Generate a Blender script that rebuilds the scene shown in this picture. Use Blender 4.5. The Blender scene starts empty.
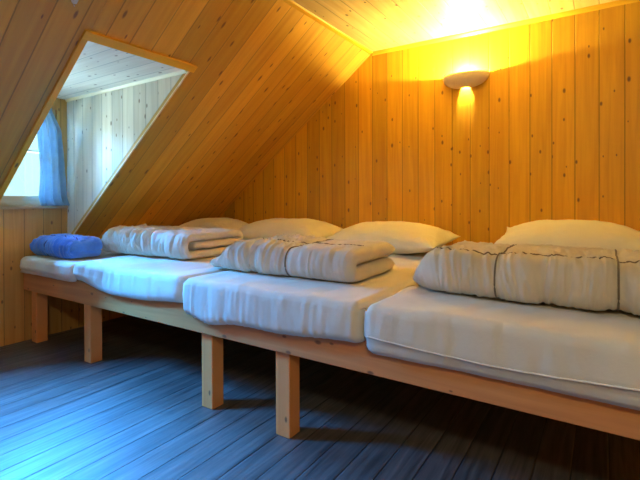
import bpy, bmesh, math, random
from mathutils import Vector, Matrix, noise

scene = bpy.context.scene
COL = scene.collection
random.seed(4)

# ------------------------------------------------------------------ camera
cam_data = bpy.data.cameras.new('camera')
cam = bpy.data.objects.new('camera', cam_data)
COL.objects.link(cam)
YAW, PITCH, ROLL = -0.5809, -0.0045, -0.0025
_R = Vector((math.cos(YAW), -math.sin(YAW), 0))
_F0 = Vector((math.sin(YAW), math.cos(YAW), 0))
_Z = Vector((0, 0, 1))
_F = _F0 * math.cos(PITCH) + _Z * math.sin(PITCH)
_U = _Z * math.cos(PITCH) - _F0 * math.sin(PITCH)
_R2 = _R * math.cos(ROLL) + _U * math.sin(ROLL)
_U2 = _U * math.cos(ROLL) - _R * math.sin(ROLL)
cam.matrix_world = Matrix(((_R2.x, _U2.x, -_F.x, 0), (_R2.y, _U2.y, -_F.y, 0), (_R2.z, _U2.z, -_F.z, 1.155), (0, 0, 0, 1)))
cam_data.sensor_width = 36
cam_data.lens = 432.13 / 640 * 36
cam_data.shift_y = (200.8 - 240) / 640
cam_data.clip_start = 0.05
scene.camera = cam

# ------------------------------------------------------------------ view and world
scene.view_settings.view_transform = 'Standard'
scene.view_settings.look = 'None'
scene.view_settings.gamma = 1
scene.view_settings.use_curve_mapping = False
scene.view_settings.exposure = 1.6
scene.cycles.max_bounces = 10
scene.cycles.diffuse_bounces = 6
scene.cycles.sample_clamp_indirect = 6
scene.cycles.use_denoising = True

SKY_HIGH = (0.045, 0.34, 1.0, 1)
SKY_HIGH_STRENGTH = 92.0
SKY_LOW = (0.62, 0.95, 1.0, 1)
SKY_LOW_STRENGTH = 0.4
GROUND_STRENGTH = 20.0
LAMP_COLOUR = (1.0, 0.90, 0.38)
LAMP_WATTS = 40.0
FILL_LAMP_COLOUR = (1.0, 0.94, 0.66)  # warm fill from the added lamp behind the camera
FILL_LAMP_STRENGTH = 36.0

world = bpy.data.worlds.new('sky')
scene.world = world
world.use_nodes = True
wn, wl = world.node_tree.nodes, world.node_tree.links
wn.clear()
wout = wn.new('ShaderNodeOutputWorld')
wbg = wn.new('ShaderNodeBackground')
wtc = wn.new('ShaderNodeTexCoord')
wsep = wn.new('ShaderNodeSeparateXYZ')
wmap = wn.new('ShaderNodeMapRange')
wmap.inputs['From Min'].default_value = -1
wmap.inputs['From Max'].default_value = 1
wcol = wn.new('ShaderNodeValToRGB')
wstr = wn.new('ShaderNodeValToRGB')
def set_ramp(node, stops):
    r = node.color_ramp
    while len(r.elements) > 1:
        r.elements.remove(r.elements[-1])
    r.elements[0].position = stops[0][0]
    r.elements[0].color = stops[0][1]
    for p, c in stops[1:]:
        e = r.elements.new(p)
        e.color = c
set_ramp(wcol, [(0.0, (0.5, 0.78, 1.0, 1)), (0.46, (0.5, 0.78, 1.0, 1)), (0.5, SKY_LOW), (0.57, SKY_LOW), (0.66, SKY_HIGH), (1.0, SKY_HIGH)])
def g(v): return (v / 800, v / 800, v / 800, 1)
set_ramp(wstr, [(0.0, g(GROUND_STRENGTH)), (0.46, g(GROUND_STRENGTH)), (0.5, g(SKY_LOW_STRENGTH)), (0.57, g(SKY_LOW_STRENGTH)), (0.66, g(SKY_HIGH_STRENGTH * 0.8)), (0.85, g(SKY_HIGH_STRENGTH * 1.8)), (1.0, g(SKY_HIGH_STRENGTH * 2.4))])
wmul = wn.new('ShaderNodeMath')
wmul.operation = 'MULTIPLY'
wmul.inputs[1].default_value = 800
wl.new(wtc.outputs['Generated'], wsep.inputs[0])
wl.new(wsep.outputs['Z'], wmap.inputs['Value'])
wl.new(wmap.outputs[0], wcol.inputs[0])
wl.new(wmap.outputs[0], wstr.inputs[0])
wl.new(wstr.outputs[0], wmul.inputs[0])
wl.new(wcol.outputs[0], wbg.inputs[0])
wl.new(wmul.outputs[0], wbg.inputs[1])
wl.new(wbg.outputs[0], wout.inputs[0])

# ------------------------------------------------------------------ room numbers
XK = -3.96           # low wall under the roof slope, holds the window
YG = 3.565           # gable wall behind the beds
ZC = 2.486           # flat ceiling
XS = -1.764          # where the slope meets the flat ceiling
TS = math.tan(0.6616)
YD1, YD2, ZD = 1.271, 1.966, 2.034   # dormer opening
XR, YF_ROOM = 2.6, -2.6
def slope_z(x): return ZC - (XS - x) * TS
def slope_x(z): return XS - (ZC - z) / TS
WY1, WY2, WZ1, WZ2 = 1.335, 1.885, 1.10, 1.93   # window opening

# the sky portal sits in the window opening
pl = bpy.data.lights.new('window_portal', 'AREA')
pl.shape = 'RECTANGLE'
pl.size = WZ2 - WZ1
pl.size_y = WY2 - WY1
pl.cycles.is_portal = True
po = bpy.data.objects.new('window_portal', pl)
COL.objects.link(po)
po.location = (XK - 0.13, (WY1 + WY2) / 2, (WZ1 + WZ2) / 2)
po.rotation_euler = (0, -math.pi / 2, 0)

# added roof window, unseen left of the frame, throws blue light on the beds
RY1, RY2, RZ1, RZ2 = 0.68, 0.86, 1.18, 1.76
pl2 = bpy.data.lights.new('added_window_portal', 'AREA')
pl2.shape = 'RECTANGLE'
pl2.size = (RZ2 - RZ1) / math.sin(0.6616)
pl2.size_y = RY2 - RY1
pl2.cycles.is_portal = True
po2 = bpy.data.objects.new('added_window_portal', pl2)
COL.objects.link(po2)
po2.location = (slope_x((RZ1 + RZ2) / 2) - 0.045 * math.sin(0.6616), (RY1 + RY2) / 2, (RZ1 + RZ2) / 2 + 0.045 * math.cos(0.6616))
po2.rotation_euler = (0, -0.6616, 0)

# ------------------------------------------------------------------ materials
def new_mat(name):
    m = bpy.data.materials.new(name)
    m.use_nodes = True
    n, l = m.node_tree.nodes, m.node_tree.links
    b = n['Principled BSDF']
    return m, n, l, b

def math_node(n, l, op, a, b=None, c=None):
    q = n.new('ShaderNodeMath')
    q.operation = op
    for i, v in enumerate((a, b, c)):
        if v is None: continue
        if isinstance(v, (int, float)): q.inputs[i].default_value = v
        else: l.new(v, q.inputs[i])
    return q.outputs[0]

def mix_rgb(n, l, fac, a, b, mode='MIX'):
    q = n.new('ShaderNodeMix')
    q.data_type = 'RGBA'
    q.blend_type = mode
    for sock, v in ((q.inputs[0], fac), (q.inputs[6], a), (q.inputs[7], b)):
        if isinstance(v, (int, float)): sock.default_value = v
        elif isinstance(v, tuple): sock.default_value = v
        else: l.new(v, sock)
    return q.outputs[2]

def wood(name, across, along, width=0.145, offset=0.0, light=(0.66, 0.40, 0.13), dark=(0.50, 0.27, 0.075),
         knot=(0.16, 0.06, 0.02), groove=0.010, rough=0.5, knots=1.0, groove_dark=0.55, bump=0.35, grain_scale=1.0, seed=0.0):
    """Boards: `across` is the axis over the board width, `along` the grain axis."""
    m, n, l, b = new_mat(name)
    tc = n.new('ShaderNodeTexCoord')
    sp = n.new('ShaderNodeSeparateXYZ')
    l.new(tc.outputs['Object'], sp.inputs[0])
    A, B = sp.outputs[across], sp.outputs[along]
    third = sp.outputs[({'X', 'Y', 'Z'} - {across, along}).pop()]
    u = math_node(n, l, 'DIVIDE', math_node(n, l, 'SUBTRACT', A, offset), width)
    idx = math_node(n, l, 'FLOOR', u)
    fr = math_node(n, l, 'FRACT', u)
    wnz = n.new('ShaderNodeTexWhiteNoise')
    wnz.noise_dimensions = '1D'
    l.new(math_node(n, l, 'ADD', idx, 0.37 + seed), wnz.inputs['W'])
    rnd = wnz.outputs['Value']
    # grain coordinates: stretched along the board, shifted per board
    cb = n.new('ShaderNodeCombineXYZ')
    l.new(math_node(n, l, 'MULTIPLY', A, 30 * grain_scale), cb.inputs[0])
    l.new(math_node(n, l, 'ADD', math_node(n, l, 'MULTIPLY', B, 1.3 * grain_scale), math_node(n, l, 'MULTIPLY', rnd, 37)), cb.inputs[1])
    l.new(math_node(n, l, 'ADD', math_node(n, l, 'MULTIPLY', rnd, 91), math_node(n, l, 'MULTIPLY', third, 1.5)), cb.inputs[2])
    nz = n.new('ShaderNodeTexNoise')
    nz.inputs['Scale'].default_value = 1.0
    nz.inputs['Detail'].default_value = 5
    nz.inputs['Distortion'].default_value = 0.6
    l.new(cb.outputs[0], nz.inputs['Vector'])
    gr = n.new('ShaderNodeMapRange')
    gr.inputs['From Min'].default_value = 0.3
    gr.inputs['From Max'].default_value = 0.72
    l.new(nz.outputs['Fac'], gr.inputs['Value'])
    base = mix_rgb(n, l, gr.outputs[0], light + (1,), dark + (1,))
    # tone differs from board to board
    tone = n.new('ShaderNodeMapRange')
    tone.inputs['To Min'].default_value = 0.80
    tone.inputs['To Max'].default_value = 1.16
    l.new(rnd, tone.inputs['Value'])
    tv = n.new('ShaderNodeCombineColor')
    for i in range(3): l.new(tone.outputs[0], tv.inputs[i])
    base = mix_rgb(n, l, 1.0, base, tv.outputs[0], 'MULTIPLY')
    # knots
    kc = n.new('ShaderNodeCombineXYZ')
    l.new(math_node(n, l, 'MULTIPLY', A, 13.5), kc.inputs[0])
    l.new(math_node(n, l, 'ADD', math_node(n, l, 'MULTIPLY', B, 7.0), math_node(n, l, 'MULTIPLY', math_node(n, l, 'ADD', idx, seed), 7.31)), kc.inputs[1])
    vo = n.new('ShaderNodeTexVoronoi')
    vo.voronoi_dimensions = '2D'
    vo.inputs['Scale'].default_value = 1.0
    vo.inputs['Randomness'].default_value = 1.0
    l.new(kc.outputs[0], vo.inputs['Vector'])
    vs = n.new('ShaderNodeSeparateColor')
    l.new(vo.outputs['Color'], vs.inputs[0])
    keep = math_node(n, l, 'GREATER_THAN', vs.outputs[0], 1 - 0.30 * knots)
    size = math_node(n, l, 'ADD', math_node(n, l, 'MULTIPLY', vs.outputs[1], 0.09), 0.045)
    inside = n.new('ShaderNodeMapRange')
    inside.interpolation_type = 'SMOOTHSTEP'
    inside.inputs['To Min'].default_value = 1
    inside.inputs['To Max'].default_value = 0
    l.new(vo.outputs['Distance'], inside.inputs['Value'])
    l.new(math_node(n, l, 'MULTIPLY', size, 0.5), inside.inputs['From Min'])
    l.new(math_node(n, l, 'MULTIPLY', size, 1.35), inside.inputs['From Max'])
    kf = math_node(n, l, 'MULTIPLY', math_node(n, l, 'MULTIPLY', inside.outputs[0], keep), 0.85)
    base = mix_rgb(n, l, kf, base, knot + (1,))
    # grooves between boards
    if groove > 0:
        e = math_node(n, l, 'MULTIPLY', math_node(n, l, 'MINIMUM', fr, math_node(n, l, 'SUBTRACT', 1.0, fr)), width)
        gm = n.new('ShaderNodeMapRange')
        gm.interpolation_type = 'SMOOTHSTEP'
        gm.inputs['From Min'].default_value = groove * 0.12
        gm.inputs['From Max'].default_value = groove * 0.5
        l.new(e, gm.inputs['Value'])
        gv = n.new('ShaderNodeMapRange')
        gv.inputs['To Min'].default_value = groove_dark
        gv.inputs['To Max'].default_value = 1.0
        l.new(gm.outputs[0], gv.inputs['Value'])
        gc = n.new('ShaderNodeCombineColor')
        for i in range(3): l.new(gv.outputs[0], gc.inputs[i])
        base = mix_rgb(n, l, 1.0, base, gc.outputs[0], 'MULTIPLY')
        bh = math_node(n, l, 'ADD', gm.outputs[0], math_node(n, l, 'MULTIPLY', nz.outputs['Fac'], 0.12))
    else:
        bh = math_node(n, l, 'MULTIPLY', nz.outputs['Fac'], 0.25)
    bp = n.new('ShaderNodeBump')
    bp.inputs['Strength'].default_value = bump
    bp.inputs['Distance'].default_value = 0.006
    l.new(bh, bp.inputs['Height'])
    l.new(bp.outputs[0], b.inputs['Normal'])
    l.new(base, b.inputs['Base Color'])
    b.inputs['Roughness'].default_value = rough
    return m

def fabric(name, colour, second=None, scale=9.0, rough=0.9, weave=220.0, bump=0.25, sheen=0.15, second_amount=0.5):
    m, n, l, b = new_mat(name)
    tc = n.new('ShaderNodeTexCoord')
    nz = n.new('ShaderNodeTexNoise')
    nz.inputs['Scale'].default_value = scale
    nz.inputs['Detail'].default_value = 5
    l.new(tc.outputs['Object'], nz.inputs['Vector'])
    c2 = second or tuple(v * 0.9 for v in colour)
    mr = n.new('ShaderNodeMapRange')
    mr.inputs['From Min'].default_value = 0.35
    mr.inputs['From Max'].default_value = 0.65
    mr.inputs['To Max'].default_value = second_amount * 2 if second_amount < 0.5 else 1.0
    l.new(nz.outputs['Fac'], mr.inputs['Value'])
    l.new(mix_rgb(n, l, mr.outputs[0], colour + (1,), c2 + (1,)), b.inputs['Base Color'])
    n2 = n.new('ShaderNodeTexNoise')
    n2.inputs['Scale'].default_value = weave
    n2.inputs['Detail'].default_value = 2
    l.new(tc.outputs['Object'], n2.inputs['Vector'])
    n3 = n.new('ShaderNodeTexNoise')
    n3.inputs['Scale'].default_value = 38
    n3.inputs['Detail'].default_value = 3
    l.new(tc.outputs['Object'], n3.inputs['Vector'])
    bp = n.new('ShaderNodeBump')
    bp.inputs['Strength'].default_value = bump
    bp.inputs['Distance'].default_value = 0.006
    l.new(math_node(n, l, 'ADD', math_node(n, l, 'MULTIPLY', n2.outputs['Fac'], 0.3), n3.outputs['Fac']), bp.inputs['Height'])
    l.new(bp.outputs[0], b.inputs['Normal'])
    b.inputs['Roughness'].default_value = rough
    b.inputs['Sheen Weight'].default_value = sheen
    return m

PINE_L, PINE_D = (0.80, 0.45, 0.020), (0.66, 0.31, 0.012)
M = {}
M['gable'] = wood('varnished_pine_gable', 'X', 'Z', offset=-0.026, light=PINE_L, dark=PINE_D)
M['slope'] = wood('varnished_pine_slope', 'Y', 'Z', offset=0.05, light=(0.74, 0.41, 0.045), dark=(0.62, 0.30, 0.03), seed=3)
M['ceil'] = wood('varnished_pine_ceiling', 'X', 'Y', offset=-0.026, light=(0.84, 0.62, 0.22), dark=(0.72, 0.47, 0.13), seed=7, knots=1.3)
M['knee'] = wood('varnished_pine_low_wall', 'Y', 'Z', offset=0.03, light=(0.68, 0.35, 0.085), dark=(0.55, 0.25, 0.05), seed=11, knots=1.2)
M['cheek'] = wood('pale_pine_dormer', 'X', 'Z', offset=-2.975, light=(0.72, 0.62, 0.46), dark=(0.61, 0.50, 0.34), seed=5)
M['dceil'] = wood('pale_pine_dormer_ceiling', 'Y', 'X', offset=1.30, light=(0.80, 0.72, 0.58), dark=(0.68, 0.58, 0.44), seed=9, knots=1.3)
M['trim_x'] = wood('pine_trim_lengthwise', 'Z', 'X', 5, -2.5, PINE_L, PINE_D, groove=0, knots=0.3)
M['trim_y'] = wood('pine_trim_depthwise', 'Z', 'Y', 5, -2.5, PINE_L, PINE_D, groove=0, knots=0.3)
M['trim_z'] = wood('pine_trim_upright', 'Y', 'Z', 5, -2.5, PINE_L, PINE_D, groove=0, knots=0.3)
M['pale_trim'] = wood('pale_pine_trim', 'Z', 'X', 5, -2.5, (0.80, 0.66, 0.40), (0.70, 0.55, 0.30), groove=0, knots=0.2)
M['rail'] = wood('raw_pine_rail', 'Z', 'X', 5, -2.5, (0.62, 0.27, 0.085), (0.50, 0.19, 0.055), groove=0, knots=0.8, rough=0.6)
M['post'] = wood('raw_pine_post', 'X', 'Z', 5, -2.5, (0.76, 0.32, 0.095), (0.64, 0.235, 0.06), groove=0, knots=0.5, rough=0.6)
M['board'] = wood('raw_pine_board', 'X', 'Y', 5, -2.5, (0.55, 0.36, 0.17), (0.45, 0.27, 0.11), groove=0, rough=0.7)
M['frame'] = wood('window_frame_wood', 'Z', 'Y', 5, -2.5, (0.55, 0.33, 0.14), (0.42, 0.24, 0.09), groove=0, knots=0.2)

def floor_mat():
    m = wood('dark_varnished_floor', 'X', 'Y', 0.135, 0.02, (0.150, 0.122, 0.106), (0.030, 0.025, 0.022), knot=(0.02, 0.01, 0.008),
             groove=0.010, rough=0.4, knots=0.0, groove_dark=0.12, bump=0.8, grain_scale=1.6, seed=2)
    n, l = m.node_tree.nodes, m.node_tree.links
    b = n['Principled BSDF']
    tc = n.new('ShaderNodeTexCoord')
    mp = n.new('ShaderNodeMapping')
    mp.inputs['Scale'].default_value = (26, 2.2, 1)
    l.new(tc.outputs['Object'], mp.inputs[0])
    nz = n.new('ShaderNodeTexNoise')
    nz.inputs['Scale'].default_value = 1.6
    nz.inputs['Detail'].default_value = 6
    nz.inputs['Roughness'].default_value = 0.65
    l.new(mp.outputs[0], nz.inputs['Vector'])
    mr = n.new('ShaderNodeMapRange')
    mr.inputs['From Min'].default_value = 0.3
    mr.inputs['From Max'].default_value = 0.7
    mr.inputs['To Min'].default_value = 0.38
    mr.inputs['To Max'].default_value = 0.66
    l.new(nz.outputs['Fac'], mr.inputs['Value'])
    l.new(mr.outputs[0], b.inputs['Roughness'])
    b.inputs['IOR'].default_value = 2.1
    return m
M['floor'] = floor_mat()
M['sheet'] = fabric('cream_cotton_sheet', (0.73, 0.69, 0.58), (0.67, 0.62, 0.51), scale=4)
M['piping'] = fabric('cream_piping', (0.82, 0.77, 0.66), scale=20)
M['greige'] = fabric('greige_duvet_cotton', (0.70, 0.64, 0.54), (0.63, 0.57, 0.47), scale=5)
M['seam'] = fabric('duvet_seam', (0.20, 0.155, 0.11), scale=30)
M['blue'] = fabric('blue_duvet_cotton', (0.09, 0.30, 0.86), (0.05, 0.19, 0.68), scale=7, sheen=0.5)
M['blue_seam'] = fabric('dark_blue_seam', (0.02, 0.05, 0.28), scale=30)
M['pillow'] = fabric('cream_pillow_cotton', (0.90, 0.88, 0.72), (0.86, 0.82, 0.66), scale=5, bump=0.7)
M['curtain'] = fabric('blue_grey_curtain', (0.30, 0.44, 0.56), (0.22, 0.34, 0.46), scale=12)

def translucent(m, colour, amount):
    n, l = m.node_tree.nodes, m.node_tree.links
    out = [q for q in n if q.type == 'OUTPUT_MATERIAL'][0]
    t = n.new('ShaderNodeBsdfTranslucent')
    t.inputs[0].default_value = colour + (1,)
    mx = n.new('ShaderNodeMixShader')
    mx.inputs[0].default_value = amount
    l.new(n['Principled BSDF'].outputs[0], mx.inputs[1])
    l.new(t.outputs[0], mx.inputs[2])
    l.new(mx.outputs[0], out.inputs[0])
translucent(M['curtain'], (0.46, 0.54, 0.55), 0.28)

def simple(name, colour, rough=0.5, metallic=0.0):
    m, n, l, b = new_mat(name)
    tc = n.new('ShaderNodeTexCoord')
    nz = n.new('ShaderNodeTexNoise')
    nz.inputs['Scale'].default_value = 14
    l.new(tc.outputs['Object'], nz.inputs['Vector'])
    mr = n.new('ShaderNodeMapRange')
    mr.inputs['To Min'].default_value = 0.92
    mr.inputs['To Max'].default_value = 1.06
    l.new(nz.outputs['Fac'], mr.inputs['Value'])
    cc = n.new('ShaderNodeCombineColor')
    for i in range(3): l.new(mr.outputs[0], cc.inputs[i])
    l.new(mix_rgb(n, l, 1.0, colour + (1,), cc.outputs[0], 'MULTIPLY'), b.inputs['Base Color'])
    b.inputs['Roughness'].default_value = rough
    b.inputs['Metallic'].default_value = metallic
    return m
M['ceramic'] = simple('matt_beige_ceramic', (0.90, 0.78, 0.64), 0.6)
M['metal'] = simple('brushed_metal', (0.6, 0.58, 0.55), 0.35, 1.0)
M['plastic'] = simple('off_white_plastic', (0.75, 0.72, 0.66), 0.5)

def glow(name, colour, strength):
    m, n, l, b = new_mat(name)
    b.inputs['Base Color'].default_value = (0.9, 0.85, 0.7, 1)
    b.inputs['Emission Color'].default_value = colour + (1,)
    b.inputs['Emission Strength'].default_value = strength
    return m
M['fill_globe'] = glow('fill_lamp_glow', FILL_LAMP_COLOUR, FILL_LAMP_STRENGTH)
M['bulb'] = glow('lit_bulb', LAMP_COLOUR, 25)

def glass_mat():
    m = bpy.data.materials.new('window_glass')
    m.use_nodes = True
    n, l = m.node_tree.nodes, m.node_tree.links
    n.clear()
    out = n.new('ShaderNodeOutputMaterial')
    mx = n.new('ShaderNodeMixShader')
    tr = n.new('ShaderNodeBsdfTransparent')
    tr.inputs[0].default_value = (0.95, 0.98, 0.98, 1)
    gl = n.new('ShaderNodeBsdfGlossy')
    gl.inputs['Roughness'].default_value = 0.02
    fr = n.new('ShaderNodeFresnel')
    l.new(fr.outputs[0], mx.inputs[0])
    l.new(tr.outputs[0], mx.inputs[1])
    l.new(gl.outputs[0], mx.inputs[2])
    l.new(mx.outputs[0], out.inputs[0])
    return m
M['glass'] = glass_mat()

# ------------------------------------------------------------------ mesh helpers
def link(name, bm, mat, parent=None, smooth=False):
    bmesh.ops.recalc_face_normals(bm, faces=bm.faces[:])
    me = bpy.data.meshes.new(name)
    bm.to_mesh(me)
    bm.free()
    if smooth:
        for p in me.polygons: p.use_smooth = True
    me.materials.append(mat)
    o = bpy.data.objects.new(name, me)
    COL.objects.link(o)
    if parent: o.parent = parent
    return o

def box(bm, x0, x1, y0, y1, z0, z1, bevel=0.0):
    r = bmesh.ops.create_cube(bm, size=1)
    vs = r['verts']
    for v in vs:
        v.co = Vector(((x0 + x1) / 2 + v.co.x * (x1 - x0), (y0 + y1) / 2 + v.co.y * (y1 - y0), (z0 + z1) / 2 + v.co.z * (z1 - z0)))
    if bevel:
        es = list({e for v in vs for e in v.link_edges})
        bmesh.ops.bevel(bm, geom=es, offset=bevel, segments=2, affect='EDGES')

def prism(bm, pts, d):
    """Polygon pts pushed along vector d."""
    a = [bm.verts.new(Vector(p)) for p in pts]
    b = [bm.verts.new(Vector(p) + Vector(d)) for p in pts]
    bm.faces.new(a)
    bm.faces.new(b[::-1])
    k = len(pts)
    for i in range(k):
        bm.faces.new((a[i], b[i], b[(i + 1) % k], a[(i + 1) % k]))

def tube(bm, pts, r, seg=6):
    rings = []
    k = len(pts)
    for i, p in enumerate(pts):
        t = (pts[min(i + 1, k - 1)] - pts[max(i - 1, 0)]).normalized()
        a = t.orthogonal().normalized() if abs(t.z) > 0.95 else t.cross(Vector((0, 0, 1))).normalized()
        c = t.cross(a)
        rings.append([bm.verts.new(p + (a * math.cos(2 * math.pi * j / seg) + c * math.sin(2 * math.pi * j / seg)) * r) for j in range(seg)])
    for i in range(k - 1):
        for j in range(seg):
            bm.faces.new((rings[i][j], rings[i][(j + 1) % seg], rings[i + 1][(j + 1) % seg], rings[i + 1][j]))
    bm.faces.new(rings[0][::-1])
    bm.faces.new(rings[-1])

def struct(name, bm, mat, parent=None):
    o = link(name, bm, mat, parent)
    o['kind'] = 'structure'
    return o

def empty(name, loc, label, cat, group=None):
    o = bpy.data.objects.new(name, None)
    o.empty_display_size = 0.1
    COL.objects.link(o)
    o.location = loc
    o['label'] = label
    o['category'] = cat
    if group: o['group'] = group
    return o

def tag(o, label, cat, group=None):
    o['label'] = label
    o['category'] = cat
    if group: o['group'] = group
    return o

def shift_mesh(o, loc):
    """Put the object's origin at loc without moving its geometry."""
    for v in o.data.vertices: v.co -= Vector(loc)
    o.location = Vector(loc) - (o.parent.location if o.parent else Vector((0, 0, 0)))

# ------------------------------------------------------------------ room shell
bm = bmesh.new()
box(bm, XK - 0.1, XR + 0.1, YF_ROOM - 0.1, YG + 0.1, -0.12, 0)
struct('floor', bm, M['floor'])

bm = bmesh.new()
prism(bm, [(XK, YG, 0), (XR, YG, 0), (XR, YG, ZC), (XS, YG, ZC), (XK, YG, slope_z(XK))], (0, 0.1, 0))
struct('wall_back', bm, M['gable'])
bm = bmesh.new()
prism(bm, [(XK, YF_ROOM, 0), (XR, YF_ROOM, 0), (XR, YF_ROOM, ZC), (XS, YF_ROOM, ZC), (XK, YF_ROOM, slope_z(XK))], (0, -0.1, 0))
struct('wall_front', bm, M['gable'])
bm = bmesh.new()
box(bm, XR, XR + 0.1, YF_ROOM, YG, 0, ZC)
struct('wall_right', bm, M['knee'])
bm = bmesh.new()
box(bm, XS, XR, YF_ROOM, YG, ZC, ZC + 0.1)
struct('ceiling', bm, M['ceil'])

# sloping ceiling with the dormer hole
nv = Vector((-math.sin(0.6616), 0, math.cos(0.6616))) * 0.05
def slope_quad(bm, za, zb, ya, yb):
    prism(bm, [(slope_x(za), ya, za), (slope_x(zb), ya, zb), (slope_x(zb), yb, zb), (slope_x(za), yb, za)], nv)
bm = bmesh.new()
ZK = slope_z(XK)
slope_quad(bm, ZK, ZC, YF_ROOM, RY1)
slope_quad(bm, ZK, ZC, RY2, YD1 - 0.002)
slope_quad(bm, ZK, RZ1, RY1, RY2)  # slope left open here for the added roof window
slope_quad(bm, RZ2, ZC, RY1, RY2)
slope_quad(bm, ZK, ZC, YD2 + 0.002, YG)
slope_quad(bm, ZD, ZC, YD1, YD2)
struct('ceiling_slope', bm, M['slope'])

# low wall with the window hole (dormer part goes up to the dormer ceiling)
bm = bmesh.new()
T = -0.16
def wallrect(y0, y1, z0, z1): box(bm, XK + T, XK, y0, y1, z0, z1)
wallrect(YF_ROOM, YD1, 0, ZK)
wallrect(YD2, YG, 0, ZK)
wallrect(YD1, YD2, 0, WZ1)
wallrect(YD1, WY1, WZ1, ZD)
wallrect(WY2, YD2, WZ1, ZD)
wallrect(WY1, WY2, WZ2, ZD)
struct('wall_left', bm, M['knee'])

XD = slope_x(ZD)
for nm, y, d in (('wall_dormer_right', YD2, 0.06), ('wall_dormer_left', YD1, -0.06)):
    bm = bmesh.new()
    off = nv * 0.6
    prism(bm, [(XK, y, ZK + 0.03 / math.cos(0.6616)), (XD + off.x, y, ZD + off.z), (XK, y, ZD + off.z)], (0, d, 0))
    struct(nm, bm, M['cheek'])
bm = bmesh.new()
box(bm, XK - 0.02, XD, YD1 - 0.06, YD2 + 0.06, ZD, ZD + 0.06)
struct('ceiling_dormer', bm, M['dceil'])

# trims: ceiling to gable, ceiling to slope, slope to gable
bm = bmesh.new()
prism(bm, [(XS, YG, ZC), (XS, YG - 0.028, ZC), (XS, YG - 0.022, ZC - 0.010), (XS, YG - 0.010, ZC - 0.022), (XS, YG, ZC - 0.028)], (XR - XS, 0, 0))
struct('trim_1', bm, M['trim_x'])
bm = bmesh.new()
prism(bm, [(XS + 0.018, YF_ROOM, ZC), (XS + 0.012, YF_ROOM, ZC - 0.008), (XS - 0.008, YF_ROOM, slope_z(XS - 0.008) - 0.009), (XS - 0.020, YF_ROOM, slope_z(XS - 0.020)), (XS, YF_ROOM, ZC)], (0, YG - YF_ROOM, 0))
struct('trim_2', bm, M['trim_y'])
# dormer edge boards on the slope
ni = -nv.normalized()           # into the room
def edge_board(name, za, zb, ya, yb, thick, mat):
    bm = bmesh.new()
    prism(bm, [(slope_x(za), ya, za), (slope_x(zb), ya, zb), (slope_x(zb), yb, zb), (slope_x(za), yb, za)], ni * thick)
    return struct(name, bm, mat)
edge_board('trim_3', ZD - 0.004, ZD + 0.028, YD1 - 0.03, YD2 + 0.03, 0.018, M['trim_y'])
edge_board('trim_4', ZK + 0.02, ZD + 0.0, YD1 - 0.03, YD1 + 0.004, 0.014, M['trim_z'])
edge_board('trim_5', ZK + 0.02, ZD + 0.0, YD2 - 0.004, YD2 + 0.008, 0.006, M['pale_trim'])
# dormer ceiling to cheek trim
bm = bmesh.new()
prism(bm, [(XK, YD2, ZD), (XK, YD2 - 0.016, ZD), (XK, YD2 - 0.013, ZD - 0.007), (XK, YD2 - 0.007, ZD - 0.017), (XK, YD2, ZD - 0.020)], (XD - XK - 0.03, 0, 0))
struct('trim_6', bm, M['pale_trim'])

# window: frame, glazing bar, glass, sill
win = bpy.data.objects.new('window_1', None)
COL.objects.link(win)
win.location = (XK, (WY1 + WY2) / 2, WZ1)
win['kind'] = 'structure'
def wpart(name, bm, mat):
    o = link(name, bm, mat, win)
    shift_mesh(o, win.location)
    o.location = (0, 0, 0)
    o['kind'] = 'structure'
    return o
bm = bmesh.new()
fx0, fx1 = XK - 0.10, XK - 0.03
fw = 0.05
box(bm, fx0, fx1, WY1, WY2, WZ1, WZ1 + 0.085, 0.004)
box(bm, fx0, fx1, WY1, WY2, WZ2 - fw, WZ2, 0.004)
box(bm, fx0, fx1, WY1, WY1 + fw, WZ1 + 0.085, WZ2 - fw, 0.004)
box(bm, fx0, fx1, WY2 - fw, WY2, WZ1 + 0.085, WZ2 - fw, 0.004)
wpart('window_frame', bm, M['frame'])
bm = bmesh.new()
box(bm, fx0 + 0.02, fx1 - 0.015, WY1 + fw, WY2 - fw, 1.553, 1.571)
wpart('glazing_bar', bm, M['frame'])
bm = bmesh.new()
box(bm, fx0 + 0.033, fx0 + 0.037, WY1 + fw - 0.005, WY2 - fw + 0.005, WZ1 + 0.08, WZ2 - fw + 0.005)
wpart('window_glass', bm, M['glass'])
bm = bmesh.new()
box(bm, XK - 0.03, XK + 0.022, YD1 + 0.002, YD2 - 0.002, WZ1 - 0.022, WZ1, 0.004)
wpart('window_sill', bm, M['frame'])

added_win = bpy.data.objects.new('added_roof_window', None)  # roof window added to let blue fill light in
COL.objects.link(added_win)
added_win.location = (slope_x((RZ1 + RZ2) / 2), (RY1 + RY2) / 2, (RZ1 + RZ2) / 2)
added_win.rotation_euler = (0, -0.6616, 0)
added_win['kind'] = 'structure'
hx, hy = (RZ2 - RZ1) / math.sin(0.6616) / 2, (RY2 - RY1) / 2
bm = bmesh.new()
box(bm, -hx, hx, -hy, -hy + 0.025, 0.01, 0.045)
box(bm, -hx, hx, hy - 0.025, hy, 0.01, 0.045)
box(bm, -hx, -hx + 0.025, -hy + 0.025, hy - 0.025, 0.01, 0.045)
box(bm, hx - 0.025, hx, -hy + 0.025, hy - 0.025, 0.01, 0.045)
o = link('window_frame', bm, M['frame'], added_win)
o['kind'] = 'structure'
bm = bmesh.new()
box(bm, -hx + 0.02, hx - 0.02, -hy + 0.02, hy - 0.02, 0.028, 0.032)
o = link('window_glass', bm, M['glass'], added_win)
o['kind'] = 'structure'

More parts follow.
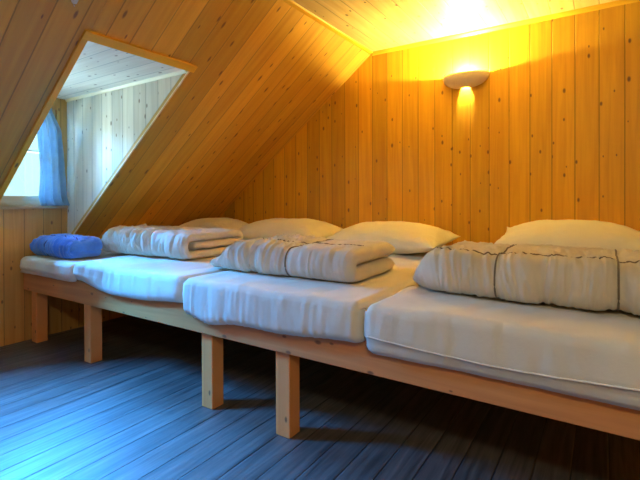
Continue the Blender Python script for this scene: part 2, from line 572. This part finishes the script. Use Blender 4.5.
# ------------------------------------------------------------------ sleeping platform
PX0, PX1 = XK + 0.012, 0.42
ZTOP = 0.585
plat = empty('bunk_platform', (-1.77, 2.6, 0), 'long raw pine sleeping platform on square posts carrying four mattresses', 'bed')
def ppart(name, bm, mat):
    o = link(name, bm, mat, plat)
    shift_mesh(o, plat.location)
    o.location = (0, 0, 0)
    return o
bm = bmesh.new()
box(bm, PX0, PX1, 1.612, 1.648, 0.423, 0.575, 0.004)
ppart('front_rail', bm, M['rail'])
bm = bmesh.new()
box(bm, PX0, PX1, YG - 0.045, YG - 0.008, 0.423, 0.56)
ppart('rear_rail', bm, M['rail'])
for x in (-3.895, -3.098, -1.876, -1.346, 0.30):
    bm = bmesh.new()
    box(bm, x, x + 0.086, 1.6485, 1.733, 0.0, 0.56, 0.003)
    o = link('leg', bm, M['post'], plat)
    for v in o.data.vertices: v.co -= Vector((x, 1.69, 0))
    o.location = Vector((x, 1.69, 0)) - plat.location
k = 0
bm = bmesh.new()
nb = 31
for i in range(nb):
    a = PX0 + (PX1 - PX0) * i / nb
    box(bm, a + 0.004, a + (PX1 - PX0) / nb - 0.004, 1.66, YG - 0.008, 0.562, ZTOP - 0.002)
ppart('deck_boards', bm, M['board'])

# ------------------------------------------------------------------ soft things
def fbm(x, y, z, o=3):
    return noise.fractal(Vector((x, y, z)), 0.9, 2.1, o)

def loft(bm, rings, close_ends=True):
    """rings: list of closed loops of Vectors."""
    vr = [[bm.verts.new(p) for p in r] for r in rings]
    k = len(vr[0])
    for i in range(len(vr) - 1):
        a, b = vr[i], vr[i + 1]
        for j in range(k):
            bm.faces.new((a[j], a[(j + 1) % k], b[(j + 1) % k], b[j]))
    return vr

def resample(pts, n):
    L = [0.0]
    for a, b in zip(pts, pts[1:]): L.append(L[-1] + (b - a).length)
    out = []
    j = 0
    for i in range(n):
        s = L[-1] * i / (n - 1)
        while j < len(L) - 2 and L[j + 1] < s: j += 1
        t = (s - L[j]) / max(1e-9, L[j + 1] - L[j])
        out.append(pts[j].lerp(pts[j + 1], t))
    return out, L[-1]

def mattress(x0, x1, label, top, lip, wrinkle, seed, piping_z=None, front=1.555):
    """Sheet-covered mattress lying on the deck, its front lip sagging over the rail."""
    yb = YG - 0.03
    def profile(x):
        """Closed y-z loop at station x; starts under the front lip."""
        L = lip(x)
        r = 0.045
        P = []
        # lip bottom, going up the front face
        P += [(1.607, ZTOP + 0.002), (1.606, (ZTOP + L) / 2 + 0.004), (1.602, L + 0.008), (1.588, L), (1.572, L + 0.004), (front + 0.006, L + 0.02)]
        for i in range(8): P.append((front - 0.006 * math.sin(math.pi * (i + 1) / 9), L + 0.03 + (top - r - 0.02 - L - 0.03) * i / 7))
        for i in range(1, 9):
            a = math.pi / 2 * i / 8
            P.append((front + r - r * math.cos(a), top - r + r * math.sin(a)))
        for i in range(1, 60): P.append((front + r + (yb - front - 2 * r) * i / 60, top))
        for i in range(0, 7):
            a = math.pi / 2 * i / 6
            P.append((yb - r + r * math.sin(a), top - r + r * math.cos(a)))
        for i in range(1, 5): P.append((yb, top - r + (ZTOP + 0.004 - top + r) * i / 4))
        for i in range(1, 14): P.append((yb + (1.612 - yb) * i / 14, ZTOP + 0.002))
        return P
    n = 110
    bm = bmesh.new()
    rings = []
    R = 0.05
    cyz = (2.55, (top + ZTOP) / 2)
    for i in range(n + 1):
        # stations packed at both ends so the edge rolls over
        if i < 9: a = math.pi / 2 * i / 8; x = x0 + R * (1 - math.cos(a)); ins = R * (1 - math.sin(a))
        elif i > n - 9: a = math.pi / 2 * (n - i) / 8; x = x1 - R * (1 - math.cos(a)); ins = R * (1 - math.sin(a))
        else: x = x0 + R + (x1 - x0 - 2 * R) * (i - 8) / (n - 16); ins = 0
        ring = []
        for (y, z) in profile(min(max(x, x0 + 0.02), x1 - 0.02)):
            dy = dz = 0.0
            if y < 1.7:
                face = 1.0 if z < top - 0.02 else 0.6
                w = wrinkle(x, z) * face
                g1 = fbm(x * 16 + seed, z * 5, seed, 3)
                g2 = fbm(x * 46 + seed, z * 3.5 + 7, seed, 2)
                dy = -(0.004 * g1 + 0.0042 * w * g2)
                dy -= 0.010 * fbm(x * 3 + seed, 3.1, seed, 2) * (1 if y < 1.66 else 0.3)
                if piping_z: dy += 0.014 * smooth(piping_z(x) - 0.002, piping_z(x) - 0.022, z)
                if y > 1.6: dy = 0
            if z > top - 0.03:
                dz = 0.006 * fbm(x * 4 + seed, y * 4, seed, 3) + 0.004 * fbm(x * 14, y * 5 + seed, 2.2, 3)
            yy = min(y + dy, yb)
            if y <= 1.61 and z > L_min(lip, x) and z < ZTOP + 0.004 and y > 1.595: yy = min(yy, 1.6085)
            if ins:
                if y < 1.6: yy = max(yy, min(yy + ins, 1.604))
                z2 = z - (ins if z > top - 0.02 else 0)
                if z < ZTOP + 0.02 and y < 1.61: z2 += (ZTOP + 0.004 - z2) * (ins / R) ** 2 if z2 < ZTOP + 0.004 else 0
            else: z2 = z
            ring.append(Vector((x, yy, max(z2 + dz, min(z, ZTOP + 0.002)))))
        rings.append(ring)
    vr = loft(bm, rings)
    caps = [bm.faces.new(vr[0]), bm.faces.new(vr[-1])]
    bmesh.ops.triangulate(bm, faces=caps)
    o = link('mattress', bm, M['sheet'], None, True)
    loc = ((x0 + x1) / 2, 2.56, ZTOP)
    shift_mesh(o, loc)
    tag(o, label, 'mattress', 'mattresses side by side on the platform')
    if piping_z:
        bm = bmesh.new()
        pts = []
        for i in range(90):
            x = x0 + 0.03 + (x1 - x0 - 0.06) * i / 89
            dy = -0.010 * fbm(x * 3 + seed, 3.1, seed, 2) - 0.004 * fbm(x * 16 + seed, piping_z(x) * 5, seed, 3)
            pts.append(Vector((x, front - 0.007 + dy, piping_z(x))))
        tube(bm, pts, 0.0032, 6)
        p = link('piping', bm, M['piping'], o, True)
        for v in p.data.vertices: v.co -= Vector(loc)
    return o
def L_min(lip, x): return lip(x) - 0.001

def smooth(a, b, t):
    t = min(1, max(0, (t - a) / (b - a)))
    return t * t * (3 - 2 * t)

SEAM12, SEAM23, SEAM34 = -3.105, -1.945, -0.822
mattress(XK + 0.015, SEAM12 - 0.003, 'small mattress under the blue duvet, at the window end of the row', 0.700,
         lambda x: 0.572, lambda x, z: 0.6, 1.3, front=1.575)
mattress(SEAM12 + 0.003, SEAM23 - 0.003, 'cream sheeted mattress under the duvet with three folded layers, second from the window', 0.722,
         lambda x: 0.60 - 0.055 * smooth(-3.1, -2.6, x) + 0.03 * smooth(-2.4, -1.95, x), lambda x, z: 0.5, 5.7, front=1.560)
mattress(SEAM23 + 0.003, SEAM34 - 0.003, 'cream sheeted mattress with puckered lower hem, third from the window', 0.728,
         lambda x: 0.525 - 0.03 * math.exp(-((x + 1.72) / 0.12) ** 2) + 0.03 * smooth(-1.3, -0.85, x),
         lambda x, z: 0.8 + 1.6 * smooth(0.62, 0.53, z) + 1.0 * smooth(-1.7, -1.95, x), 9.1, front=1.552)
mattress(SEAM34 + 0.003, 0.33, 'smooth cream sheeted mattress with piped edge, nearest the camera at right', 0.728,
         lambda x: 0.522, lambda x, z: 0.15 + 1.2 * smooth(-0.74, -0.82, x), 14.2, piping_z=lambda x: 0.598 + 0.012 * math.sin(x * 5), front=1.545)

def centre_u(yf, yb, H, t, bulge=0.6):
    """Two layers: from the rear bottom forward, round the front fold and back on top."""
    rz = (H - t) / 2
    ry = rz * 1.05
    P = [Vector((yb - 0.01, t / 2))]
    for i in range(1, 14): P.append(Vector((yb - 0.01 + (yf + t / 2 + ry - yb) * i / 13, t / 2)))
    for i in range(1, 16):
        a = math.pi * i / 16
        s, c = math.sin(a), math.cos(a)
        P.append(Vector((yf + t / 2 + ry - ry * abs(s) ** bulge, H / 2 - rz * c)))
    for i in range(0, 14): P.append(Vector((yf + t / 2 + ry + (yb - yf - t / 2 - ry) * i / 13, H - t / 2)))
    return P

def centre_letter(yf, yb, H, t):
    """Three layers: bottom, top, and the end tucked in between."""
    P = centre_u(yf, yb, H, t)
    r = (H - t) / 4
    zt, zm = H - t / 2, H / 2
    for i in range(1, 9):
        a = math.pi * i / 8
        P.append(Vector((yb + r * math.sin(a), (zt + zm) / 2 + (zt - zm) / 2 * math.cos(a))))
    for i in range(1, 12): P.append(Vector((yb + (yf + t * 1.6 - yb) * i / 11, zm)))
    return P

def duvet(label, x0, x1, centre, t, z0, rot, mat, seam_mat, wr, zscale, yshift, seams_x=(), seams_s=(), seed=0.0, cap0=None, cap1=None, nx=260, ns=140, round0=0.0, round1=0.0, H=0.17, under_slope=False, nose=0.42):
    """A folded duvet: a thick sheet following the fold line `centre` in y-z, swept along x, closed by soft rounded ends."""
    pts, L = resample(centre, ns)
    nrm = []
    for i in range(ns):
        d = (pts[min(i + 1, ns - 1)] - pts[max(i - 1, 0)]).normalized()
        nrm.append(Vector((-d.y, d.x)))
    cap0 = cap0 or t * 0.7
    cap1 = cap1 or t * 0.7
    ym = sum(p.x for p in pts) / ns
    xc = (x0 + x1) / 2
    def at(x, i, side, extra=0.0):
        s = L * i / (ns - 1)
        c = 1.0
        er = 1.0
        if round0 and x < x0 + round0: er = max(0.05, math.sqrt(max(0.0, 1 - ((x0 + round0 - x) / round0) ** 2)))
        if round1 and x > x1 - round1: er = max(0.05, math.sqrt(max(0.0, 1 - ((x - x1 + round1) / round1) ** 2)))
        if not round0 and x < x0 + cap0: c = math.sqrt(max(0.0, 1 - ((x0 + cap0 - x) / cap0) ** 2))
        if not round1 and x > x1 - cap1: c = math.sqrt(max(0.0, 1 - ((x - x1 + cap1) / cap1) ** 2))
        c = max(c, 0.03) ** 0.8
        tip = min(s, L - s) / (t * 0.6)
        e = math.sqrt(max(0.0, 1 - (1 - min(1, tip)) ** 2))
        e = max(e, 0.05) ** 0.7
        th = t / 2 * c * e
        # seams pinch the filling
        for sx in seams_x: th *= 1 - 0.20 * math.exp(-((x - sx) / 0.022) ** 2)
        for ss in seams_s: th *= 1 - 0.17 * math.exp(-((s / L - ss) / 0.012) ** 2)
        q = pts[i] + nrm[i] * th * side
        w = wr(x, s / L) * c
        d = 0.0
        if side > 0:
            d = 0.012 * fbm(x * 5 + seed, s * 4, seed, 3)
            cr = fbm(x * 24 + seed + 3 * fbm(s * 5, x * 3, seed, 1), s * 4 + seed, seed * 2, 2)
            d += 0.027 * w * (0.3 - abs(cr)) + 0.009 * w * fbm(x * 55 + 3 * cr, s * 12 + seed, seed, 2)
            d += extra
        else:
            d = 0.004 * fbm(x * 18, s * 18, seed + 4, 2)
        q = q + nrm[i] * d * side
        zs = zscale(x)
        h = max(q.y, 0.004 if q.y < t * 0.3 else q.y)
        h = (nose * H + (h - nose * H) * er) * zs
        z = max(z0 + h, z0 + 0.003)
        y = ym + (q.x - ym) * (1 - 0.22 * (1 - er)) + yshift(x) + (ym - q.x) * (1 - zs) * 0.12
        if under_slope: z = min(z, slope_z(x) - 0.025)
        return Vector((x, y, z))
    def xs(i):
        # packed at the ends
        u = i / nx
        a = 0.12
        r0, r1 = round0 or cap0, round1 or cap1
        if u < a: return x0 + r0 * (1 - math.cos(math.pi / 2 * u / a))
        if u > 1 - a: return x1 - r1 * (1 - math.cos(math.pi / 2 * (1 - u) / a))
        return x0 + r0 + (x1 - x0 - r0 - r1) * (u - a) / (1 - 2 * a)
    bm = bmesh.new()
    rings = []
    for i in range(nx + 1):
        x = xs(i)
        ring = [at(x, j, 1) for j in range(ns)] + [at(x, j, -1) for j in range(ns - 1, -1, -1)]
        rings.append(ring)
    vr = loft(bm, rings)
    for r in (vr[0], vr[-1]):
        for j in range(ns - 1):
            bm.faces.new((r[j], r[j + 1], r[2 * ns - 2 - j], r[2 * ns - 1 - j]))
    bmesh.ops.recalc_face_normals(bm, faces=bm.faces[:])
    o = link('folded_duvet', bm, mat, None, True)
    loc = Vector((xc, ym, z0))
    for v in o.data.vertices: v.co -= loc
    o.location = loc
    o.rotation_euler = (0, 0, rot)
    tag(o, label, 'duvet', 'folded duvets on the mattresses')
    for sx in seams_x:
        bm = bmesh.new()
        a = int(ns * 0.22)
        tube(bm, [at(sx, j, 1, 0.0028) - loc for j in range(a, int(ns * SEAM_END.get(label, 0.97)))], 0.0036, 6)
        link('seam', bm, seam_mat, o, True)
    for ss in seams_s:
        bm = bmesh.new()
        j = round(ss * (ns - 1))
        tube(bm, [at(x0 + 0.06 + (x1 - x0 - 0.12) * k / 299, j, 1, 0.0050) - loc for k in range(300)], 0.0036, 6)
        link('seam', bm, seam_mat, o, True)
    return o
SEAM_END = {}

# blue duvet, against the window wall
duvet('blue duvet folded flat with pale creases, on the mattress next to the window wall', -3.938, -3.27,
      centre_u(1.640, 1.91, 0.155, 0.075), 0.075, 0.702, 0.0, M['blue'], M['blue_seam'],
      lambda x, s: 0.7 + 0.5 * smooth(0.4, 0.5, s), lambda x: 1.0, lambda x: 0.0,
      seams_x=(-3.66,), seams_s=(0.66,), seed=2.0, round0=0.09, round1=0.10, H=0.155, under_slope=True)
l2 = 'greige duvet folded in three layers, rounded and creased at left, second from the window'
duvet(l2, -3.45, -2.42, centre_letter(1.955, 2.52, 0.185, 0.060), 0.060, 0.727, 0.02, M['greige'], M['seam'],
      lambda x, s: (0.6 + 1.5 * smooth(-2.6, -3.1, x)) * (1 if s < 0.55 else 0.3), lambda x: 1.0, lambda x: 0.0,
      seed=6.0, round0=0.13, H=0.185, ns=190)
duvet('greige duvet folded in half, two puffy layers at its right end, third from window', -2.06, -1.02,
      centre_u(1.80, 2.36, 0.168, 0.083), 0.083, 0.734, 0.03, M['greige'], M['seam'],
      lambda x, s: 0.25 + 1.3 * smooth(-1.35, -1.75, x), lambda x: 0.30 + 0.70 * smooth(-2.07, -1.76, x), lambda x: 0.05 * (1 - smooth(-2.0, -1.7, x)),
      seams_x=(-1.42,), seams_s=(0.72,), seed=11.0, round0=0.04, cap1=0.055, H=0.168)
duvet('large thick greige duvet with dark quilting seams, on the nearest mattress at right', -0.755, 0.30,
      centre_u(1.845, 2.42, 0.190, 0.094, 0.7), 0.094, 0.734, 0.0, M['greige'], M['seam'],
      lambda x, s: 0.6, lambda x: 0.80 + 0.20 * smooth(-0.75, -0.62, x), lambda x: 0.05 * (1 - smooth(-0.72, -0.55, x)),
      seams_x=(-0.37, 0.045), seams_s=(0.60,), seed=17.0, round0=0.10, H=0.190, nose=0.22)

def pillow(label, cx, cy, cz, w, d, h, rot, tilt, seed, crown=0.0, lift=None):
    n = 56
    bm = bmesh.new()
    def pos(u, v, sgn):
        e = (1 - abs(u) ** 2.6) * (1 - abs(v) ** 2.6)
        hh = h / 2 * max(0, e) ** 0.58
        # sides draw in between the four corners
        x = u * w / 2 * (1 - 0.06 * (1 - v * v) * abs(u) ** 3)
        y = v * d / 2 * (1 - 0.09 * (1 - u * u) * abs(v) ** 3)
        wv = 0.008 * fbm(u * 3 + seed, v * 3, seed, 3) + 0.005 * fbm(u * 11 + seed, v * 9, seed, 2) * (0.4 + (1 - e))
        z = sgn * (hh + wv * (1 if e > 0.02 else 0))
        if sgn < 0: z *= 0.75
        if lift: z += lift(u, v)
        return Vector((x, y, z))
    g = {}
    for s in (1, -1):
        for i in range(n + 1):
            for j in range(n + 1):
                edge = i in (0, n) or j in (0, n)
                if s < 0 and edge: g[s, i, j] = g[1, i, j]; continue
                u = math.sin((i / n - 0.5) * math.pi)
                v = math.sin((j / n - 0.5) * math.pi)
                g[s, i, j] = bm.verts.new(pos(u, v, s))
    for s in (1, -1):
        for i in range(n):
            for j in range(n):
                bm.faces.new((g[s, i, j], g[s, i + 1, j], g[s, i + 1, j + 1], g[s, i, j + 1]))
    o = link('pillow', bm, M['pillow'], None, True)
    o.location = (cx, cy, cz)
    o.rotation_euler = (tilt, 0, rot)
    # rest it on the sheet
    low = min((o.rotation_euler.to_matrix() @ v.co).z for v in o.data.vertices)
    o.location.z = cz - low
    tag(o, label, 'pillow', 'cream pillows along the gable wall')
    return o
pillow('cream pillow in the corner under the roof slope, behind the three-layer duvet', -3.42, 3.18, 0.724, 0.80, 0.54, 0.26, 0.0, 0.06, 1.0)
pillow('plump cream pillow second from the roof slope, behind the half-folded duvet', -2.48, 3.22, 0.728, 1.02, 0.56, 0.27, -0.02, 0.07, 3.4)
pillow('flatter cream pillow with wrinkled front, under and left of the wall lamp', -1.42, 3.18, 0.734, 0.94, 0.56, 0.26, -0.05, 0.07, 6.1)
pillow('large bright cream pillow with upturned corner, behind the seamed duvet at right', -0.17, 3.22, 0.734, 0.88, 0.56, 0.31, 0.0, 0.05, 8.6,
       lift=lambda u, v: 0.06 * max(0, -u) ** 6 * max(0, v + 0.2))

# ------------------------------------------------------------------ curtain
bm = bmesh.new()
rows, cols = 60, 64
def curt(i, j):
    f = i / rows                        # 0 bottom, 1 top
    u = j / cols
    z = WZ1 + 0.004 + f * 0.82
    lo = 1.705 + 0.01 * math.sin(f * 5)
    hi = 1.925 - 0.055 * f ** 1.2 - 0.06 * smooth(0.75, 1.0, f)
    y = lo + (hi - lo) * u
    amp = 0.018 * (0.6 + 0.4 * (1 - f))
    x = XK + 0.060 + amp * math.sin(u * 2 * math.pi * 3.2 + 0.7 * math.sin(f * 4)) + 0.006 * fbm(u * 5, f * 4, 2.0, 2)
    if f < 0.1:                         # the hem breaks on the sill
        x += 0.03 * (1 - f / 0.1) ** 2
        y += 0.010 * (1 - f / 0.1)
    return Vector((x, y, z))
gv = [[bm.verts.new(curt(i, j)) for j in range(cols + 1)] for i in range(rows + 1)]
for i in range(rows):
    for j in range(cols):
        bm.faces.new((gv[i][j], gv[i][j + 1], gv[i + 1][j + 1], gv[i + 1][j]))
cur = link('curtain', bm, M['curtain'], None, True)
sm = cur.modifiers.new('thickness', 'SOLIDIFY')
sm.thickness = 0.004
shift_mesh(cur, (XK + 0.06, 1.81, WZ1))
tag(cur, 'blue grey curtain drawn aside at the dormer window', 'curtain')
rod = empty('curtain_rod', (XK + 0.06, 1.545, 1.935), 'thin metal curtain rod over the dormer window', 'curtain rod')
bm = bmesh.new()
tube(bm, [Vector((0, -0.26, 0)), Vector((0, 0.26, 0))], 0.007, 12)
link('rod', bm, M['metal'], rod, True)
for s in (-1, 1):
    bm = bmesh.new()
    box(bm, -0.06, 0.008, s * 0.245 - 0.008, s * 0.245 + 0.008, -0.012, 0.012, 0.002)
    link('bracket', bm, M['metal'], rod)

# ------------------------------------------------------------------ wall lamps
def wall_lamp(loc, rz, label, watts):
    r = empty('wall_lamp', loc, label, 'wall lamp')
    r.rotation_euler = (0, 0, rz)
    W, D, Hh = 0.185, 0.125, 0.105     # half width, depth, height of the bowl
    th = 0.007
    bm = bmesh.new()
    na, nb_ = 40, 18
    def shell(a, b, o):
        # a: along the wall 0..pi, b: 0 rim .. 1 keel; a slot stays open along the wall at the bottom
        w, d, h = W - o, D - o, Hh - o
        e = math.cos(b * math.pi / 2 * 0.92)
        gap = 0.001 + 0.022 * smooth(0.40, 0.9, b) * math.sin(a) ** 0.5
        return Vector((-w * math.cos(a) * e ** 0.8, -(gap + (d - gap) * math.sin(a) * e ** 0.9), -h * math.sin(b * math.pi / 2 * 0.92)))
    grid = {}
    for s, o in ((0, 0.0), (1, th)):
        for i in range(na + 1):
            for j in range(nb_ + 1):
                grid[s, i, j] = bm.verts.new(shell(math.pi * i / na, j / nb_, o))
    for s in (0, 1):
        for i in range(na):
            for j in range(nb_):
                bm.faces.new((grid[s, i, j], grid[s, i + 1, j], grid[s, i + 1, j + 1], grid[s, i, j + 1]))
    for i in range(na):
        for j in (0, nb_):
            bm.faces.new((grid[0, i, j], grid[0, i + 1, j], grid[1, i + 1, j], grid[1, i, j]))
    for j in range(nb_):
        for i in (0, na):
            bm.faces.new((grid[0, i, j], grid[0, i, j + 1], grid[1, i, j + 1], grid[1, i, j]))
    link('lamp_shade', bm, M['ceramic'], r, True)
    bm = bmesh.new()
    box(bm, -0.05, 0.05, -0.012, -0.001, -0.06, -0.02, 0.003)
    link('back_plate', bm, M['plastic'], r)
    bm = bmesh.new()
    tube(bm, [Vector((-0.05, -0.055, -0.035)), Vector((0.05, -0.055, -0.035))], 0.010, 12)
    link('bulb', bm, M['bulb'], r, True)
    ld = bpy.data.lights.new('lamp_light', 'POINT')
    ld.energy = watts
    ld.color = LAMP_COLOUR
    ld.shadow_soft_size = 0.012
    lo = bpy.data.objects.new('lamp_light', ld)
    COL.objects.link(lo)
    lo.parent = r
    lo.location = (0, -0.055, -0.018)
    return r
wall_lamp((-0.93, YG, 2.148), 0, 'beige ceramic half bowl wall lamp lit on the gable wall', LAMP_WATTS)

# added ceiling lamp, unseen behind the camera, gives the room warm fill
cl = empty('added_fill_lamp', (0.55, -0.75, ZC), 'added round fill lamp, unseen behind the camera', 'added fill lamp')
bm = bmesh.new()
prof = [(0.0, 0.0), (0.19, 0.0), (0.19, -0.025), (0.0, -0.025)]
def lathe(bm, prof, seg=40):
    rings = []
    for r, z in prof:
        rings.append([bm.verts.new((max(r, 1e-4) * math.cos(2 * math.pi * k / seg), max(r, 1e-4) * math.sin(2 * math.pi * k / seg), z)) for k in range(seg)])
    for a, b in zip(rings, rings[1:]):
        for k in range(seg): bm.faces.new((a[k], a[(k + 1) % seg], b[(k + 1) % seg], b[k]))
lathe(bm, prof)
link('fill_lamp_base', bm, M['plastic'], cl)
bm = bmesh.new()
lathe(bm, [(0.175 * math.cos(t * math.pi / 24), -0.0255 - 0.095 * math.sin(t * math.pi / 24)) for t in range(13)])
link('fill_lamp_globe', bm, M['fill_globe'], cl, True)

# small pale fitting high on the slope, cut by the top of the picture
fz = 2.150
fx = slope_x(fz)
fit = empty('ceiling_clip', (fx, 1.127, fz), 'small pale clip on the roof slope above the dormer, at the top edge', 'clip')
fit.rotation_euler = (0, 0.6616 * -1, 0)
bm = bmesh.new()
box(bm, -0.016, 0.016, -0.012, 0.012, -0.022, 0.0, 0.004)
link('clip_body', bm, M['plastic'], fit)
bm = bmesh.new()
tube(bm, [Vector((-0.02, 0, -0.03)), Vector((-0.02, 0, -0.012)), Vector((0.0, 0, -0.008))], 0.003, 8)
link('hook', bm, M['metal'], fit)
